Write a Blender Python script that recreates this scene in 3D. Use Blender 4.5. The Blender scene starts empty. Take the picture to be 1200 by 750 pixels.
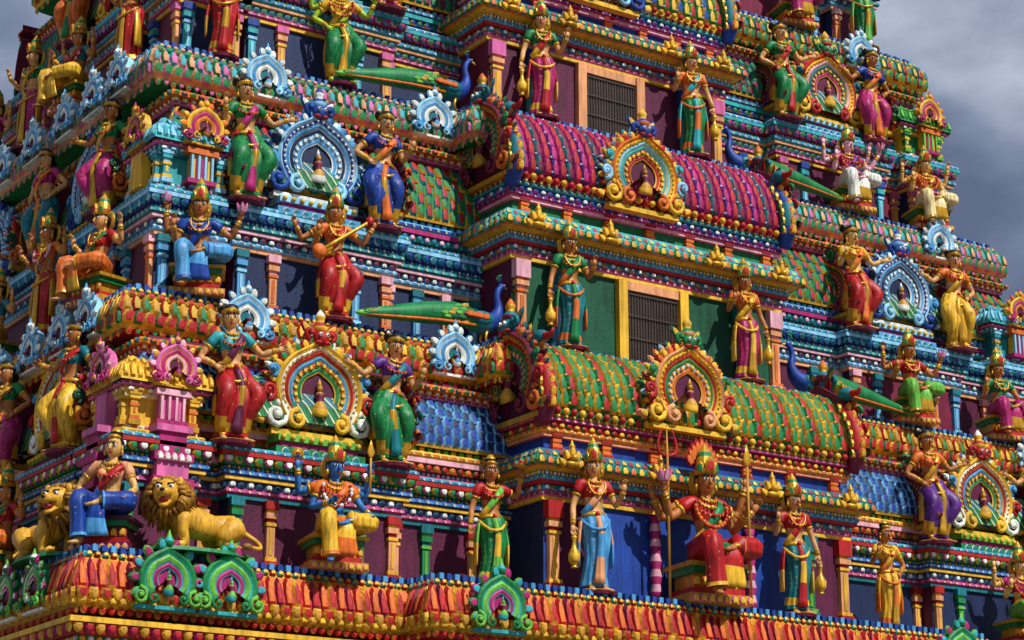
import bpy, math, random
import numpy as np
from mathutils import Matrix, Vector
random.seed(7)
def lin(h):
    o=[]
    for i in (0,2,4):
        c=int(h[i:i+2],16)/255
        o.append(c/12.92 if c<=.04045 else ((c+.055)/1.055)**2.4)
    return tuple(o)
C={k:lin(v) for k,v in dict(teal='0c727c',turq='2aa4aa',sky='4a98cc',blue='143e94',navy='14264e',green='0f7c40',lgreen='66b03c',
 dgreen='0a5034',red='b01618',maroon='5a1238',mag='ac1a66',pink='d0609a',lpink='e8aab8',orange='dc6c20',yellow='e8b42c',cream='ecd698',
 gold='d09c28',purple='5a2480',white='e8e8dc',peach='e09a68',brown='32221a',black='0c0a0a',skin='d49a5c',skin2='b87236',skin3='dfae62',bskin='2f70b4',
 lblue='8cc8e6',lime='a8c028',stone='80766a',wine='701436',ocher='c8902c').items()}
C['gold']=C['gold']+(0.0,)
def col(c):
    c=C[c] if isinstance(c,str) else c
    return c if len(c)==4 else c+(1.0,)
def pat(c):
    return col(c)[:3]+(0.5,)

class MB:
    def __init__(s): s.v=[];s.f=[];s.c=[];s.s=[];s.n=0
    def add(s,V,F,cs,M=None,smooth=False):
        V=np.asarray(V,float)
        if M is not None:
            A=np.array(M); V=V@A[:3,:3].T+A[:3,3]
        b=s.n; s.v.append(V); s.n+=len(V)
        if isinstance(cs,(str,tuple)): cs=[cs]*len(F)
        for f,c in zip(F,cs):
            s.f.append([i+b for i in f]); s.c.append(col(c)); s.s.append(smooth)
    def make(s,name,mat,parent=None):
        me=bpy.data.meshes.new(name)
        me.from_pydata(np.concatenate(s.v).tolist(),[],s.f)
        tot=np.array([len(f) for f in s.f])
        ca=me.color_attributes.new('Col','FLOAT_COLOR','CORNER')
        ca.data.foreach_set('color',np.repeat(np.array(s.c),tot,axis=0).ravel())
        me.polygons.foreach_set('use_smooth',s.s)
        me.materials.append(mat); me.update()
        ob=bpy.data.objects.new(name,me); bpy.context.scene.collection.objects.link(ob)
        if parent: ob.parent=parent
        return ob

# ---------- materials: enamel paint; attribute alpha 1 plain, .5 painted pattern, 0 gilt
def enamel(name,rough=.38,bump=.25,scale=1.0,cloth=False):
    m=bpy.data.materials.new(name); m.use_nodes=True; nt=m.node_tree; N=nt.nodes; L=nt.links
    b=N['Principled BSDF']
    def math_(op,a,b2=None,c=None):
        n=N.new('ShaderNodeMath'); n.operation=op
        for i,x in enumerate((a,b2,c)):
            if x is None: continue
            if isinstance(x,(int,float)): n.inputs[i].default_value=x
            else: L.new(x,n.inputs[i])
        return n.outputs[0]
    at=N.new('ShaderNodeAttribute'); at.attribute_name='Col'
    tc=N.new('ShaderNodeTexCoord')
    n1=N.new('ShaderNodeTexNoise'); n1.inputs['Scale'].default_value=2.2*scale; n1.inputs['Detail'].default_value=8
    mp=N.new('ShaderNodeMapping'); mp.inputs['Scale'].default_value=(9,9,1.2)
    n2=N.new('ShaderNodeTexNoise'); n2.inputs['Scale'].default_value=1.6*scale; n2.inputs['Detail'].default_value=5
    L.new(tc.outputs['Object'],n1.inputs['Vector']); L.new(tc.outputs['Object'],mp.inputs['Vector']); L.new(mp.outputs[0],n2.inputs['Vector'])
    r1=N.new('ShaderNodeMapRange'); r1.inputs[1].default_value=.3; r1.inputs[2].default_value=.7; r1.inputs[3].default_value=.76; r1.inputs[4].default_value=1.15
    r2=N.new('ShaderNodeMapRange'); r2.inputs[1].default_value=.35; r2.inputs[2].default_value=.6; r2.inputs[3].default_value=.66; r2.inputs[4].default_value=1.05
    L.new(n1.outputs['Fac'],r1.inputs[0]); L.new(n2.outputs['Fac'],r2.inputs[0])
    pm=math_('LESS_THAN',math_('ABSOLUTE',math_('SUBTRACT',at.outputs['Alpha'],.5)),.1)
    gm=math_('LESS_THAN',at.outputs['Alpha'],.1)
    if cloth:
        vo=N.new('ShaderNodeTexVoronoi'); vo.inputs['Scale'].default_value=15; vo.inputs['Randomness'].default_value=.2
        L.new(tc.outputs['Object'],vo.inputs['Vector'])
        line=math_('MULTIPLY',math_('MULTIPLY',math_('LESS_THAN',vo.outputs['Distance'],.13),pm),.6)
        dark=math_('MULTIPLY',math_('MULTIPLY',math_('LESS_THAN',n2.outputs['Fac'],.45),pm),.5)
    else:
        sx=N.new('ShaderNodeSeparateXYZ'); L.new(tc.outputs['Object'],sx.inputs[0])
        u=math_('ADD',sx.outputs['X'],sx.outputs['Y']); z=sx.outputs['Z']
        f=math_('FRACT',math_('ADD',math_('MULTIPLY',u,7.6),math_('MULTIPLY',z,4.0)))
        line=math_('MULTIPLY',math_('LESS_THAN',f,.14),pm)
        dark=math_('MULTIPLY',math_('MULTIPLY',math_('GREATER_THAN',f,.55),pm),.75)
    hs=N.new('ShaderNodeHueSaturation'); hs.inputs['Hue'].default_value=.5 if cloth else .53; hs.inputs['Value'].default_value=.6 if cloth else .5
    L.new(at.outputs['Color'],hs.inputs['Color'])
    m1=N.new('ShaderNodeMix'); m1.data_type='RGBA'; L.new(dark,m1.inputs[0]); L.new(at.outputs['Color'],m1.inputs[6]); L.new(hs.outputs[0],m1.inputs[7])
    m2=N.new('ShaderNodeMix'); m2.data_type='RGBA'; L.new(line,m2.inputs[0]); L.new(m1.outputs[2],m2.inputs[6]); m2.inputs[7].default_value=(.8,.55,.12,1) if cloth else (.85,.72,.42,1)
    mu=math_('MULTIPLY',r1.outputs[0],r2.outputs[0])
    vm=N.new('ShaderNodeVectorMath'); vm.operation='SCALE'; L.new(m2.outputs[2],vm.inputs[0]); L.new(mu,vm.inputs['Scale'])
    L.new(vm.outputs[0],b.inputs['Base Color'])
    L.new(math_('MULTIPLY',gm,.35),b.inputs['Metallic'])
    rr=N.new('ShaderNodeMapRange'); rr.inputs[3].default_value=rough-.08; rr.inputs[4].default_value=rough+.25
    L.new(n1.outputs['Fac'],rr.inputs[0]); L.new(math_('SUBTRACT',rr.outputs[0],math_('MULTIPLY',gm,.12)),b.inputs['Roughness'])
    b.inputs['Specular IOR Level'].default_value=.36
    n3=N.new('ShaderNodeTexNoise'); n3.inputs['Scale'].default_value=26*scale; n3.inputs['Detail'].default_value=4
    L.new(tc.outputs['Object'],n3.inputs['Vector'])
    bp=N.new('ShaderNodeBump'); bp.inputs['Strength'].default_value=bump; bp.inputs['Distance'].default_value=.015
    L.new(n3.outputs['Fac'],bp.inputs['Height']); L.new(bp.outputs[0],b.inputs['Normal'])
    return m
MAT=enamel('painted_stucco',.5,.3)
MATF=enamel('painted_statue',.4,.14,2,True)

# ---------- primitives
def box(mb,x0,x1,y0,y1,z0,z1,c,M=None):
    V=[(x,y,z) for z in (z0,z1) for y in (y0,y1) for x in (x0,x1)]
    mb.add(V,[(0,1,3,2),(4,6,7,5),(0,4,5,1),(2,3,7,6),(0,2,6,4),(1,5,7,3)],c,M)
def ell(mb,c,r,cl,M=None,seg=10,rg=6,f=None):
    if not hasattr(r,'__len__'): r=(r,r,r)
    V=[];F=[]
    for i in range(rg+1):
        ph=-math.pi/2+math.pi*i/rg
        for j in range(seg):
            th=2*math.pi*j/seg
            p=(math.cos(ph)*math.cos(th),math.cos(ph)*math.sin(th),math.sin(ph))
            if f: p=f(p)
            V.append((c[0]+r[0]*p[0],c[1]+r[1]*p[1],c[2]+r[2]*p[2]))
    for i in range(rg):
        for j in range(seg):
            F.append((i*seg+j,i*seg+(j+1)%seg,(i+1)*seg+(j+1)%seg,(i+1)*seg+j))
    mb.add(V,F,cl,M,True)
def cat(P,i,t):
    n=len(P); a=P[max(i-1,0)];b=P[i];c=P[min(i+1,n-1)];d=P[min(i+2,n-1)]
    return .5*(2*b+(c-a)*t+(2*a-5*b+4*c-d)*t*t+(3*b-a-3*c+d)*t**3)
def loft(mb,pts,rad,cl,seg=8,M=None,sub=2,pleat=0,npl=8,ref=(1,.03,.02),cap=True,smooth=True):
    P=np.array([tuple(p) for p in pts],float)
    R=np.array([(r,r) if not hasattr(r,'__len__') else tuple(r) for r in rad],float)
    Q=[];S=[];K=[]
    for i in range(len(P)-1):
        for k in range(sub):
            t=k/sub; Q.append(cat(P,i,t)); S.append(R[i]*(1-t)+R[i+1]*t); K.append(i)
    Q.append(P[-1]); S.append(R[-1])
    Q=np.array(Q);S=np.array(S);T=np.gradient(Q,axis=0); T/=np.maximum(np.linalg.norm(T,axis=1),1e-9)[:,None]
    u=np.array(ref,float); V=[]
    th=np.arange(seg)*2*math.pi/seg; ct=np.cos(th);st=np.sin(th)
    pl=1+pleat*np.cos(npl*th)
    for i in range(len(Q)):
        u=u-T[i]*(u@T[i]); l=np.linalg.norm(u)
        if l<1e-6: u=np.array([.1,1,.1]); u=u-T[i]*(u@T[i]); l=np.linalg.norm(u)
        u=u/l; w=np.cross(T[i],u)
        V.append(Q[i]+(S[i,0]*ct*pl)[:,None]*u+(S[i,1]*st*pl)[:,None]*w)
    V=np.concatenate(V); F=[];cs=[]
    for i in range(len(Q)-1):
        c=cl[K[i]] if isinstance(cl,list) else cl
        for j in range(seg):
            F.append((i*seg+j,i*seg+(j+1)%seg,(i+1)*seg+(j+1)%seg,(i+1)*seg+j)); cs.append(c)
    if cap:
        F.append(tuple(range(seg))[::-1]); cs.append(cs[0]); F.append(tuple(range((len(Q)-1)*seg,len(Q)*seg))); cs.append(cs[-1])
    mb.add(V,F,cs,M,smooth)
_o=[(-.42,0),(.42,0),(.5,.45),(.34,.8),(0,1),(-.34,.8),(-.5,.45)]
PV=[(x,0,z) for x,z in _o]+[(x*.68,-.85,.42+(z-.42)*.7) for x,z in _o]+[(x*.38,-1,.42+(z-.42)*.4) for x,z in _o]
PF=[(i,(i+1)%7,7+(i+1)%7,7+i) for i in range(7)]+[(7+i,7+(i+1)%7,14+(i+1)%7,14+i) for i in range(7)]+[tuple(range(14,21))]
def petal(mb,M,w,h,d,c1,c2):
    A=np.array(PV)*np.array([w,d,h]); mb.add(A,PF,[c1]*7+[c2]*8,M)
def bead(mb,M,r,c):
    ell(mb,(0,0,0),r,c,M,6,4)
def fr(x,y,z,a=0,tilt=0,roll=0):
    return Matrix.Translation((x,y,z))@Matrix.Rotation(math.radians(a),4,'Z')@Matrix.Rotation(math.radians(tilt),4,'X')@Matrix.Rotation(math.radians(roll),4,'Y')

# ---------- sweeps along plan paths
def offpath(path,off):
    P=[Vector(p) for p in path]; n=len(P); N=[]
    for i in range(n-1):
        d=(P[i+1]-P[i]).normalized(); N.append(Vector((d.y,-d.x)))
    out=[]
    for i in range(n):
        if i==0: q=P[0]+N[0]*off
        elif i==n-1: q=P[-1]+N[-1]*off
        else:
            q=P[i]+(N[i-1]+N[i])*off if abs(N[i-1].dot(N[i]))<.5 else P[i]+N[i]*off
        out.append(q)
    return out,N
def sweep(mb,path,prof,cols):
    rings=[]
    for (o,z) in prof:
        q,_=offpath(path,o); rings.append([(p.x,p.y,z) for p in q])
    n=len(path); V=[p for r in rings for p in r];F=[];cs=[]
    for i in range(len(prof)-1):
        for j in range(n-1):
            F.append((i*n+j,i*n+j+1,(i+1)*n+j+1,(i+1)*n+j))
            c=cols[i] if isinstance(cols,list) else cols
            if isinstance(c,list): c=c[j%len(c)]
            cs.append(c)
    mb.add(V,F,cs)
def row(mb,path,off,z,sp,w,h,d,cols,kind='petal',tilt=0,flip=False,ph=0):
    q,N=offpath(path,off)
    for i in range(len(q)-1):
        if N[i].y>.5: continue
        L=(q[i+1]-q[i]).length
        if L<sp*.6: continue
        k=max(1,round(L/sp)); dd=(q[i+1]-q[i]).normalized(); s=L/k
        a=math.degrees(math.atan2(dd.y,dd.x))
        for j in range(k):
            p=q[i]+dd*(s*(j+.5)); M=fr(p.x,p.y,z,a,tilt)
            if flip: M=M@Matrix.Rotation(math.pi,4,'Y')
            c=cols[(j+ph)%len(cols)]; hj=h*random.uniform(.95,1.04)
            if kind=='petal': petal(mb,M,w*s,hj,d,c[0],c[1])
            elif kind=='bead': bead(mb,M,w*s*.5,c[0])
            elif kind=='dent': box(mb,-w*s/2,w*s/2,-d,0,0,h,c[0],M)
def bands(mb,path,z,o,spec):
    for (h,p,st,cs) in spec:
        oo=o+p; P0=pat(cs[0]); P1=pat(cs[-1])
        if st=='flat': sweep(mb,path,[(o-.06,z),(oo,z),(oo,z+h),(o-.06,z+h)],[cs[0],cs[0],cs[0]])
        elif st=='round': sweep(mb,path,[(o-.05,z),(oo-h*.25,z),(oo,z+h*.3),(oo,z+h*.7),(oo-h*.25,z+h),(o-.05,z+h)],[cs[0],cs[0],P1,cs[0],cs[0]])
        elif st=='petal':
            sweep(mb,path,[(o-.05,z),(oo-.03,z),(oo-.03,z+h),(o-.05,z+h)],[cs[0]]*3)
            row(mb,path,oo-.032,z+.005,.12,.86,h*.94,.045,[(cs[1],cs[2]),(cs[-1],cs[0])])
        elif st=='dpetal':
            sweep(mb,path,[(o-.05,z),(oo-.04,z),(oo,z+h),(o-.05,z+h)],[cs[0]]*3)
            row(mb,path,oo-.01,z+h*.98,.13,.9,h*.98,.045,[(cs[1],cs[2]),(cs[-1],cs[0])],flip=True)
        elif st=='bead':
            sweep(mb,path,[(o-.05,z),(oo-.04,z),(oo-.04,z+h),(o-.05,z+h)],[cs[0]]*3)
            row(mb,path,oo-.04,z+h/2,h*1.25,.8,h,h,[(cs[1],),(cs[-1],)],kind='bead')
        elif st=='dent':
            sweep(mb,path,[(o-.05,z),(oo-.05,z),(oo-.05,z+h),(o-.05,z+h)],[cs[0]]*3)
            row(mb,path,oo-.055,z+h*.08,.12,.55,h*.84,.055,[(cs[1],),(cs[-1],)],kind='dent')
        z+=h
    return z

# ---------- ornaments
def spiral(mb,M,cx,cz,r,s,c,th,turns=1.4,a0=90,y=0):
    pts=[];rd=[]
    for k in range(13):
        t=k/12; a=math.radians(a0)+s*t*turns*2*math.pi; q=r*(1-.82*t)
        pts.append((cx+q*math.cos(a),y-.03-.05*t,cz+q*math.sin(a))); rd.append(th*(1-.45*t))
    loft(mb,pts,rd,c,6,M,1,ref=(0,1,0))
    ell(mb,(cx,y-.07,cz),th*1.1,c,M,6,4)
def arch(mb,M,R,cols,trim='gold',full=True,inner='maroon',face='green'):
    def P(r,a):
        t=math.radians(a); return (r*math.cos(t)*1.05,r*math.sin(t)*1.0+r*.16*math.exp(-((a-90)/13)**2))
    A=np.linspace(-38,218,31 if full else 17); fr_=[1,.89,.79,.69,.59,.49,.38] if full else [1,.75,.5,.32]
    for k in range(len(fr_)-1):
        r1,r0=fr_[k]*R,fr_[k+1]*R; d=(.17-.018*k)*R*1.2; V=[];F=[];cs=[]
        for a in A:
            for (r,y) in ((r1,0),(r1,-d*.75),((r0*.35+r1*.65),-d),((r0*.75+r1*.25),-d*.8),(r0,-d*.6)):
                x,z=P(r,a); V.append((x,y,z))
        c=cols[k%len(cols)]
        for i in range(len(A)-1):
            for j in range(4):
                F.append((i*5+j,i*5+j+1,(i+1)*5+j+1,(i+1)*5+j)); cs.append(trim if j==3 else c)
        mb.add(V,F,cs,M)
        if full and k in (1,4):
            for a in np.arange(-32,215,9 if k==1 else 16):
                x,z=P((r0*.4+r1*.6),a)
                if k==4: petal(mb,M@Matrix.Translation((x,-d*.9,z-0))@Matrix.Rotation(math.radians(90-a),4,'Y')@Matrix.Translation((0,0,-R*.05)),R*.11,R*.12,R*.04,cols[(k+1)%len(cols)],trim)
                else: bead(mb,M@Matrix.Translation((x,-d,z)),R*.033,trim)
    V=[(0,-.01,0)];F=[]
    for a in A: x,z=P(fr_[-1]*R,a); V.append((x,-.012,z))
    F=[(0,i+1,i+2) for i in range(len(A)-1)]; mb.add(V,F,inner,M)
    V=[]
    for a in A: x,z=P(R*1.02,a); V+=[(x,0,z),(x,.1,z)]
    n=len(A); F=[(2*i,2*i+1,2*i+3,2*i+2) for i in range(n-1)]+[tuple(range(1,2*n,2))]; mb.add(V,F,cols[0],M)
    st=10.5 if full else 26
    for i,a in enumerate(np.arange(-28,209,st)):
        x,z=P(R*.97,a); w=R*(.2 if full else .36)
        petal(mb,M@Matrix.Translation((x,-.02,z))@Matrix.Rotation(math.radians(90-a),4,'Y'),w,w*1.15,R*.1,cols[(i+1)%3],trim if i%2 else cols[-1])
        if full:
            x,z=P(R*.97,a+st/2); petal(mb,M@Matrix.Translation((x,.03,z))@Matrix.Rotation(math.radians(90-a-st/2),4,'Y'),w*.9,w*1.75,R*.06,cols[(i+2)%len(cols)],cols[i%2])
    th=R*.085
    for s in (-1,1):
        spiral(mb,M,s*R*1.02,-R*.62,R*.3,s,cols[1],th,1.4,90,-.03)
        spiral(mb,M,s*R*.52,-R*.66,R*.22,-s,cols[0],th*.85,1.3,90,-.05)
        if full:
            spiral(mb,M,s*R*1.22,-R*.12,R*.2,-s,cols[2%len(cols)],th*.8,1.2,-90,-.03)
            spiral(mb,M,s*R*1.12,R*.36,R*.15,-s,cols[3%len(cols)],th*.7,1.1,-90,-.03)
            petal(mb,M@fr(s*R*1.25,-.03,-R*.75,0,0,s*75),R*.22,R*.3,R*.1,cols[0],trim)
    # small seated figure in the niche
    bc='ocher' if full else cols[1]
    loft(mb,[(0,-.06,-R*.5),(0,-.09,-R*.36),(0,-.09,-R*.22),(0,-.08,-R*.06),(0,-.07,R*.0)],[R*.2,R*.17,R*.08,R*.11,.02],[trim,bc,'wine',bc],8,M)
    ell(mb,(0,-.08,R*.08),R*.07,bc,M,6,5); loft(mb,[(0,-.07,R*.13),(0,-.07,R*.3)],[R*.06,.004],trim,6,M,1)
    z=R*1.2
    if full:
        ell(mb,(0,-R*.12,z),(R*.2,R*.18,R*.19),face,M,10,6)
        for s in (-1,1):
            ell(mb,(s*R*.08,-R*.28,z+R*.05),R*.05,'white',M,6,4); ell(mb,(s*R*.08,-R*.32,z+R*.05),R*.022,'black',M,6,4)
            spiral(mb,M,s*R*.25,z+R*.1,R*.13,s,face,th*.7,1,-90,-.03)
            petal(mb,M@fr(s*R*.18,0,z+R*.08,0,0,s*40),R*.2,R*.42,R*.06,face,trim)
            ell(mb,(s*R*.1,-R*.22,z-R*.12),(R*.1,R*.08,R*.05),'red',M,6,4)
        loft(mb,[(0,-.04,z+R*.12),(0,-.04,z+R*.25),(0,-.04,z+R*.36),(0,-.04,z+R*.5),(0,-.04,z+R*.66)],[R*.14,R*.2,R*.09,R*.12,.008],[cols[0],face,trim,cols[1]],8,M)
    else:
        loft(mb,[(0,-.03,R*1.1),(0,-.03,R*1.3),(0,-.03,R*1.45),(0,-.03,R*1.7)],[R*.12,R*.2,R*.1,.006],[cols[0],trim,cols[1]],6,M)
    box(mb,-R*1.1,R*1.1,-.1*R,.08,-R*1.02,-R*.9,trim,M)
def finial(mb,M,s,c1,c2):
    ell(mb,(0,-.05,s*.1),(s*.3,s*.16,s*.12),c1,M,8,5)
    for i,(x,z,a) in enumerate(((-.42,.05,-55),(.42,.05,55),(-.26,.25,-25),(.26,.25,25),(0,.35,0))):
        petal(mb,M@fr(x*s*.5,-.02*i*.3,z*s,0,0,a),s*.26,s*.42,.05,c1,c2)
    ell(mb,(0,-.08,s*.3),s*.14,c1,M,8,5)
    loft(mb,[(0,-.03,s*.6),(0,-.03,s*.72),(0,-.03,s*.82),(0,-.03,s*.95)],[s*.08,s*.12,s*.06,.004],c1,8,M)
def pilaster(mb,M,h,w,c,c2,c3):
    z=0
    for hh,ww,cc in ((.06,1.5,c2),(.05,1.25,c3),(h*.62-.11,.9,c),(.04,1.15,c3),(.05,.85,c2),(.07,1.3,c),(.04,1.0,c3),(h-h*.62-.2,1.5,c2)):
        box(mb,-w*ww/2,w*ww/2,-w*ww*.5,.02,z,z+hh,cc,M); z+=hh
    box(mb,-w*.16,w*.16,-w*.52,0,.14,h*.58,c3,M)

# ---------- statues
ARMS={'down':((.27,.0,1.0),(.31,-.07,.77),(.02,-.15,-1)),'bless':((.29,-.02,1.03),(.32,-.22,1.17),(0,-.15,1)),
 'out':((.40,0,1.11),(.5,-.1,1.3),(.25,-.2,1)),'front':((.27,0,1.02),(.15,-.25,1.06),(-.5,-.7,.3)),
 'hip':((.38,.05,1.04),(.22,-.08,.9),(-.7,-.4,-.5)),'side':((.38,.02,1.08),(.58,-.04,1.14),(1,-.1,.25)),
 'knee':((.32,-.08,1.02),(.3,-.3,.92),(.1,-.8,-.5)),'bup':((.40,.06,1.2),(.43,-.02,1.43),(.1,-.1,1)),'bside':((.43,.08,1.12),(.57,-.02,1.27),(.5,-.2,.9))}
def hand(mb,w,d,s,cl,M):
    w=Vector(w); d=Vector(d).normalized(); f=Vector((0,-1,0))
    x=d.cross(f)
    if x.length<.3: x=Vector((1,0,0))
    x.normalize(); f=x.cross(d).normalized()
    if f.y>0: f=-f
    if x.x*s>0: x=-x
    loft(mb,[w-d*.01,w+d*.03,w+d*.075],[(.024,.018),(.036,.016),(.036,.013)],cl,6,M,1,ref=tuple(x))
    for k,(o,l) in enumerate(((-.027,.05),(-.009,.064),(.009,.06),(.027,.045))):
        b=w+d*.068+x*o
        loft(mb,[b,b+d*l*.5+f*.004,b+d*l*.85+f*.02,b+d*l+f*.035],[.0105,.0095,.0085,.006],cl,5,M,1)
    b=w+d*.02+x*.03
    loft(mb,[b,b+x*.022+d*.02,b+x*.028+d*.045+f*.012],[.012,.011,.007],cl,5,M,1)
def statue(name,loc,rot=0,legs='stand',la='bless',ra='down',skirt='green',top='red',acc='gold',skin='skin',crown='tall',
           lean=0,scale=1.0,items=(),extra=(),female=True,turn=None,hem='gold',seat='gold',trunk=False):
    mb=MB(); M=None
    if turn is None: turn=random.uniform(-18,14)
    if skin in('skin','skin2') and random.random()<.4: skin=random.choice(['skin','skin2','skin3'])
    v=random.uniform(.9,1.12); sk=tuple(x*v for x in C[skin][:3])
    SKP=pat(skirt)
    dz=-.34 if legs in('sit','cross') else (-.05 if legs=='dance' else 0)
    pv=Vector((0,0,.85+dz)); Rm=Matrix.Rotation(math.radians(lean),3,'Y')
    def U(p):
        q=Vector(p); q.z+=dz; return pv+Rm@(q-pv)
    loft(mb,[U((0,0,.8)),U((0,0,.9)),U((0,.0,1.0)),U((0,0,1.1)),U((0,.0,1.2)),U((0,.01,1.27)),U((0,.012,1.315)),U((0,.005,1.37))],
         [(.17,.125),(.15,.11),(.105,.082),(.13,.098),(.165,.112),(.15,.09),(.058,.054),(.048,.048)],[SKP,sk,sk,top,top,sk,sk],14,M,2)
    if female:
        for s in (-1,1): ell(mb,U((s*.07,-.085,1.165)),(.066,.062,.062),top,M,8,6)
    loft(mb,[U((.15,.02,1.3)),U((.11,-.095,1.24)),U((0.02,-.145,1.13)),U((-.08,-.12,1.0)),U((-.16,-.04,.9))],[(.014,.045)]*5,[acc,acc,acc,hem],6,M,2,ref=(0,1,0))
    for (r,z,c) in ((.07,1.31,'gold'),(.095,1.265,'gold'),(.12,1.2,'red')):
        pts=[U((r*math.sin(a)*1.1,-.055-.075*math.cos(a)*(r/.12)-(.03 if z<1.25 else 0),z-.05*math.cos(a)*r/.09)) for a in np.linspace(-1.7,1.7,9)]
        loft(mb,pts,[.012]*9,c,5,M,1)
        ell(mb,pts[4],.024,c if c=='red' else 'gold',M,6,4)
        for q in pts[1:-1]: ell(mb,q+Vector((0,-.008,-.012)),.011,'gold',M,5,3)
    if not female:
        gc=random.choice(['white','yellow','orange','lpink'])
        pts=[U((.17*math.sin(a),-.1-.05*math.cos(a),1.1-.17*math.cos(a)+.1)) for a in np.linspace(-1.9,1.9,17)]
        loft(mb,pts,[.014]*17,gc,5,M,1)
        for q in pts: ell(mb,q,.024,random.choice([gc,'red']),M,6,4)
    elif crown=='tall':
        pts=[U((.11*math.sin(a),-.12-.045*math.cos(a),1.13-.13*math.cos(a)+.12)) for a in np.linspace(-1.9,1.9,11)]
        loft(mb,pts,[.011]*11,'gold',5,M,1); ell(mb,pts[5],.028,'gold',M,6,4)
    def arm(kind,s,back=0):
        e,w,d=ARMS[kind]; j=random.uniform(-.03,.03); f=lambda p:U((p[0]*s,p[1]+back,p[2]))
        w=(w[0]+j,w[1],w[2]+j)
        sh=f((.175,.01,1.262)); el=f(e); wr=f(w); hd=Rm@Vector((d[0]*s,d[1],d[2]))
        loft(mb,[f((.09,.01,1.255)),sh,sh.lerp(el,.5),el,el.lerp(wr,.45),wr],[.052,.056,.046,.038,.038,.025],sk,8,M,2,ref=(0,1,.1))
        if top!=skin:
            loft(mb,[f((.1,.01,1.262)),sh,sh.lerp(el,.45)],[.06,.065,.056],top,8,M,2,ref=(0,1,.1))
        for (t,a,b,r) in ((.5,sh,el,.06),(.86,el,wr,.038),(.74,el,wr,.04)):
            p=a.lerp(b,t); dd=(b-a).normalized()*.014; loft(mb,[p-dd,p,p+dd],[r*.93,r,r*.93],'gold',8,M,1,ref=(0,1,.1))
        hand(mb,wr,hd,s,sk,M)
        return wr,hd.normalized()
    H={}
    H['L']=arm(la,-1); H['R']=arm(ra,1)
    for k,(kd,s) in enumerate(extra): H['E%d'%k]=arm(kd,s,.03)
    tn=Matrix.Rotation(math.radians(turn),3,'Z')
    hc=U((0,-.005,1.46))
    HM=Matrix.Translation(hc)@(Rm@tn).to_4x4()@Matrix.Scale(1.13,4)
    def jaw(p):
        x,y,z=p
        if z<0: x*=1-.38*z*z-.1*abs(z); y=y*(1-.12*abs(z))
        return (x,y,z)
    ell(mb,(0,0,0),(.082,.096,.115),sk,HM,16,12,jaw)
    ell(mb,(0,.028,.025),(.09,.088,.108),'black',HM,12,8)
    ell(mb,(0,.1,-.03),(.06,.05,.06),'black',HM,8,6)
    loft(mb,[(0,-.088,.03),(0,-.104,.0),(0,-.116,-.022),(0,-.098,-.034)],[.008,.011,.017,.01],sk,6,HM,1)
    for s in (-1,1):
        ell(mb,(s*.034,-.084,.014),(.024,.014,.014),'white',HM,8,5)
        ell(mb,(s*.034,-.095,.014),(.011,.007,.011),'black',HM,6,4)
        loft(mb,[(s*.01,-.094,.038),(s*.036,-.094,.05),(s*.064,-.078,.036)],[.005,.007,.003],'black',5,HM,1)
        loft(mb,[(s*.012,-.091,.028),(s*.036,-.095,.032),(s*.062,-.08,.018)],[.004,.005,.003],'black',4,HM,1)
        ell(mb,(s*.084,.0,.0),(.012,.022,.032),sk,HM,6,4); ell(mb,(s*.09,-.008,-.045),(.018,.016,.03),'gold',HM,6,4)
    ell(mb,(0,-.09,-.058),(.026,.012,.01),'red',HM,8,4); ell(mb,(0,-.097,.045),(.008,.006,.014),'red',HM,6,4)
    if crown=='tall':
        loft(mb,[(0,.0,.055),(0,0,.09),(0,0,.12),(0,.005,.16),(0,.008,.2),(0,.01,.24),(0,.01,.275),(0,.01,.32)],[.094,.106,.086,.08,.07,.058,.034,.006],['gold','red','gold','gold','green','gold','gold'],12,HM,1,smooth=False)
        petal(mb,HM@fr(0,-.095,.06),.09,.13,.03,'gold','red')
        for s in (-1,1): petal(mb,HM@fr(s*.07,-.06,.06,s*35),.07,.1,.02,'gold','green')
        loft(mb,[(0,.075,.0),(0,.095,.0)],[.13,.13],'gold',14,HM,1)
    elif crown=='band':
        loft(mb,[(0,.0,.05),(0,0,.08),(0,.01,.11),(0,.02,.135)],[.096,.1,.09,.05],['gold','black','black'],10,HM,1)
        ell(mb,(-.06,.06,.12),(.07,.07,.06),'black',HM,8,6); loft(mb,[(0,-.06,.1),(0,-.085,.08),(0,-.098,.05)],[.007]*3,'gold',5,HM,1)
        for k in range(5): ell(mb,(-.1+.02*k,.0+.02*k,.15),.02,('white','orange')[k%2],HM,5,4)
    elif crown=='hair':
        loft(mb,[(0,.02,.09),(0,.02,.15),(0,.02,.2)],[.06,.07,.03],['black','gold'],8,HM,1)
        ell(mb,(.0,-.02,.1),(.07,.07,.03),'gold',HM,8,4)
    b0=U((0,0,.9)); b1=U((0,0,.935)); loft(mb,[b0-Vector((0,0,.02)),b0,b1],[(.165,.125),(.17,.132),(.148,.115)],'gold',14,M,1)
    ell(mb,U((0,-.13,.9)),.035,'red',M,6,4)
    def foot(a,dx=0,dy=-1):
        a=Vector(a); d=Vector((dx,dy,0)).normalized()
        loft(mb,[a-d*.03+Vector((0,0,.01)),a+d*.03-Vector((0,0,.015)),a+d*.1-Vector((0,0,.035)),a+d*.165-Vector((0,0,.045))],[(.034,.036),(.038,.034),(.042,.022),(.032,.012)],sk,8,M,1,ref=(-d.y,d.x,0))
    hp=pv+Vector((0,0,-.03))
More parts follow.
